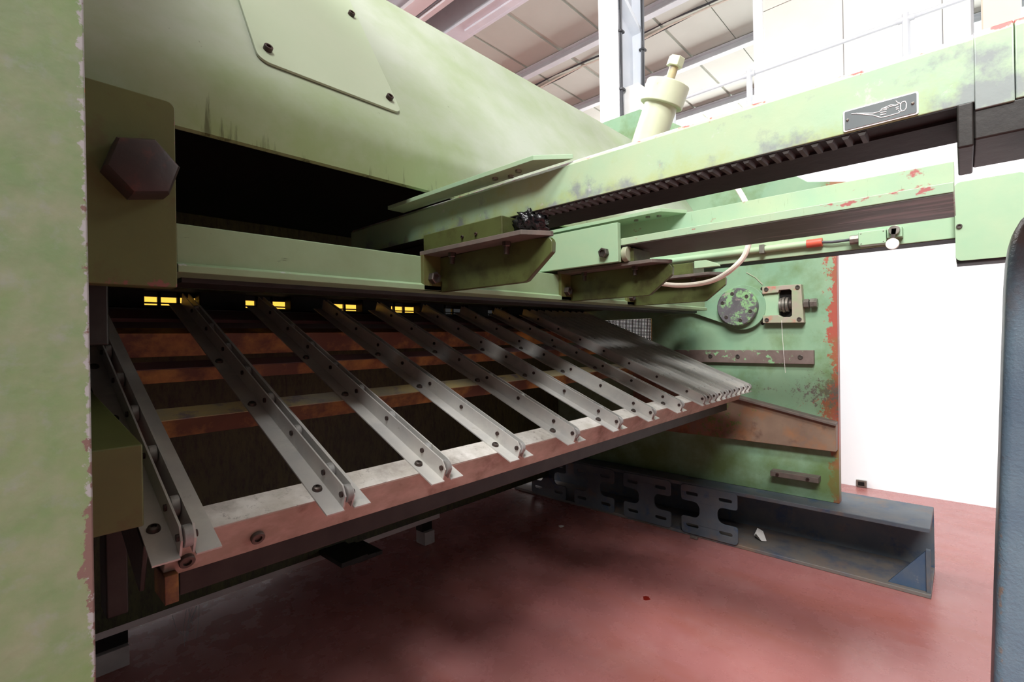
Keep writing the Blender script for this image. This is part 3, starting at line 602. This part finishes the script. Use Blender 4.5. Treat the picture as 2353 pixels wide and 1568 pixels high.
def rail_mesh_narrow(sgn, name, wd):
    mb = MB()
    mb.frame_prism((0, 0, 0), xv, nv, sv, [(sgn * .0083, 0), (sgn * wd, 0), (sgn * wd, .0025), (sgn * .0083, .0025)], S0 - .006, S1)
    mb.frame_prism((0, 0, 0), sv, nv, xv * sgn, [(S0, 0), (S1, 0), (S1, .0335), (S0 + .014, .0335), (S0, .022)], .0058, .0083)
    me = mb.mesh(name); me.materials.append(M_['aluminium']); return me
NL, NR = rail_mesh_narrow(-1, 'support_rail', .0275), rail_mesh_narrow(1, 'angle_iron', .0275)
xs = [.166, .377, .571, .774, .975, 1.179, 1.376, 1.577, 1.773] + [1.827 + i * .0562 for i in range(9)]
pinS = [-.0245, .037] + [.037 + .1275 * k for k in range(1, 7)]
for i, x in enumerate(xs):
    nar = i >= 8
    base = T(x, 0, 0)
    rl = inst('support_rail', NL if nar else RL, TB, base)
    inst('angle_iron', NR if nar else RR, rl, base)
    for s in pinS:
        p = T(x, s, .0205)
        inst('roller', ROLLER, rl, p + xv * -.005, (1, 0, 0))
        inst('pin', PIN, rl, p + xv * -.01125, (1, 0, 0))
    for s in (.022, .312, .518):
        if not nar: inst('screw', BUTTON, rl, T(x - .0235, s, .0025), nv)

# dark stepped tray under the table
sc = MB().box(.90, 1.01, 1.72, 1.925, .150, .168).build('scrap_tray', 'dark_steel', SH, .001)
for j in (1, 2): MB().box(.90 + .045 * j, 1.01 + .045 * j, 1.72 + .02 * j, 1.925, .150 - .012 * j, .168 - .012 * j - .003).build('tray_step', 'dark_steel', sc, .001)

random.seed(5)
cwb = thing('cobweb', 'thin grey cobweb strands hanging from the low grey lip to the floor', 'cobweb', (.42, 1.92, 0))
for j in range(9):
    x0 = .40 + random.uniform(0, .09); x1 = .455 + random.uniform(-.02, .02); zb = random.uniform(.0, .05)
    MB().tube([(x0, 1.922, .112), ((x0 + x1) / 2 + random.uniform(-.006, .006), 1.915, .065), (x1, 1.905 - random.uniform(0, .02), zb)], .0006, 4).build('strand', 'cable_grey', cwb)
# ---------------------------------------------------------------- blue floor beam
FB = thing('floor_beam', 'blue-grey steel channel beam lying on the red floor under the far frame', 'beam', (2.5, 1.0, 0))
BX, BY0, BY1, BZ = 2.375, .104, 2.20, .262
MB().box(BX, 2.68, BY0, BY1, .0, .016).build('bottom_flange', 'blue_dusty', FB, .003)
MB().box(BX, 2.68, BY0, BY1, BZ - .018, BZ).build('top_flange', 'blue_beam', FB, .003)
MB().box(2.66, 2.68, BY0, BY1, .016, BZ - .018).build('web', 'blue_beam', FB)
MB().prism('X', [(BY0 + .012, .016), (BY0 + .012, .172), (BY0 + .13, .016)], BX + .022, BX + .032).build('gusset', 'blue_gusset', FB, .001)
MB().box(BX + .012, BX + .032, BY0 + .001, BY0 + .014, .016, .176).build('gusset_edge', 'blue_beam', FB, .001)
def notch_plate(y0, y1):
    # interlocking guard plate with a rounded notch on each end and four slots, (y,z)
    zc, h, dp, r = .137, .078, .062, .030
    z0, z1 = .014, .255
    rc = .018
    pts = []
    pts += arc(y1 - rc, z0 + rc, rc, -90, 0, 4)
    pts += [(y1, zc - h / 2 - .012)] + arc(y1 - .012, zc - h / 2 - .012, .012, 0, 90, 3) + arc(y1 - dp, zc - h / 2 + r, r, 270, 180, 5) + arc(y1 - dp, zc + h / 2 - r, r, 180, 90, 5) + arc(y1 - .012, zc + h / 2 + .012, .012, -90, 0, 3)
    pts += arc(y1 - rc, z1 - rc, rc, 0, 90, 4)
    pts += arc(y0 + rc, z1 - rc, rc, 90, 180, 4)
    pts += arc(y0 + .012, zc + h / 2 + .012, .012, 180, 270, 3) + arc(y0 + dp, zc + h / 2 - r, r, 90, 0, 5) + arc(y0 + dp, zc - h / 2 + r, r, 0, -90, 5) + arc(y0 + .012, zc - h / 2 - .012, .012, 90, 180, 3)
    pts += arc(y0 + rc, z0 + rc, rc, 180, 270, 4)
    holes = [slot(y, z, .062, .017) for y in (y0 + .055, y1 - .055) for z in (z0 + .042, z1 - .042)]
    f = lambda L_: [(-a, b) for a, b in L_][::-1]
    o = plate('slotted_plate', 'blue_beam', FB, (BX - .001, 0, 0), (0, -1, 0), (0, 0, 1), f(pts), [f(q) for q in holes], .008, .001)
for y0 in (.785, 1.110, 1.440, 1.770): notch_plate(y0, y0 + .270)
# ---------------------------------------------------------------- mesh guard and yellow screen beyond the gap
mg = thing('mesh_guard', 'square wire mesh guard filling the throat of the far side frame', 'guard', (2.56, 1.4, .95))
mbw = MB()
yy = 1.25
while yy < 1.75:
    mbw.box(2.560, 2.563, yy, yy + .0046, .95, 1.10); yy += .0095
zz_ = .955
while zz_ < 1.10:
    mbw.box(2.5605, 2.5635, 1.25, 1.75, zz_, zz_ + .0040); zz_ += .0082
tag(mbw.build('wire_grid', 'black_oil_shade', mg), kind='stuff')
MB().box(.05, 1.90, 2.32, 2.325, .9955, 1.42).build('safety_screen', 'yellow_screen', SH)
o = MB().box(3.74, 3.81, 1.55, 1.90, .0, 1.5).build('orange_cabinet', 'orange_paint', None, .01); tag(o, 'pale orange cabinet beyond the wire mesh by the white wall', 'cabinet')

# ---------------------------------------------------------------- blue post, near right
bpst = thing('blue_post', 'blue-grey painted steel post with rounded top at the right edge', 'post', (.87, -.07, 0))
tilt = math.tan(math.radians(2.0))
def post_prof(z, yl): return yl
mb = MB(); ring = []
Z = [0, .3, .6, .9, 1.05, 1.085, 1.105, 1.120, 1.132, 1.142, 1.148, 1.150]
ins_ = [0, 0, 0, 0, 0, .001, .003, .006, .011, .019, .032, .046]
for zi, z in enumerate(Z):
    yl = -.0205 - (z - .56) * .036; k0 = ins_[zi]
    sec = rrect(.85 + k0 * .6, .93 - k0 * .6, -.20 + k0, yl - k0, max(.004, .010 - k0 * .15), 4)
    mb.v += [(a, b, z) for a, b in sec]; n = len(sec)
    if zi:
        for q in range(n): mb.f.append(((zi - 1) * n + q, (zi - 1) * n + (q + 1) % n, zi * n + (q + 1) % n, zi * n + q))
mb.f.append(tuple(range(n))[::-1]); mb.f.append(tuple((len(Z) - 1) * n + q for q in range(n)))
mb.build('post_body', 'blue_post', bpst)
# ---------------------------------------------------------------- floor litter
def flake(name, loc, r, mat, label, cat, h=.004, seed=1):
    random.seed(seed); n = 9; pts = [(loc[0] + r * random.uniform(.6, 1.1) * math.cos(2 * math.pi * k / n), loc[1] + r * random.uniform(.6, 1.1) * math.sin(2 * math.pi * k / n)) for k in range(n)]
    mb = MB(); mb.prism('Z', pts, loc[2], loc[2] + h); tag(mb.build(name, mat), label, cat)
flake('paint_chip', (2.06, 1.576, 0), .016, 'paper', 'small white chip on the red floor left of the blue beam', 'chip', .002, 3)
flake('red_drip', (1.70, .90, 0), .016, 'stain_red', 'dark red paint drip on the middle of the red floor', 'drip', .0012, 5)
o = MB().cyl((2.345, .965, .008), (2.345, 1.0, .008), .008, n=10).build('metal_plug', 'bolt_bright'); tag(o, 'small grey metal plug lying beside the slotted blue beam', 'plug')
mb = MB(); P = [(2.50, .700, .017), (2.53, .722, .045), (2.515, .742, .060), (2.495, .752, .030), (2.47, .735, .05), (2.475, .715, .022)]
mb.add(P + [(a + .004, b + .002, c_ + .003) for a, b, c_ in P], [(0, 1, 2, 3, 4, 5), (11, 10, 9, 8, 7, 6)] + [(k, (k + 1) % 6, 6 + (k + 1) % 6, 6 + k) for k in range(6)])
tag(mb.build('paper_scrap', 'paper'), 'crumpled white paper scrap lying inside the blue channel beam', 'paper')
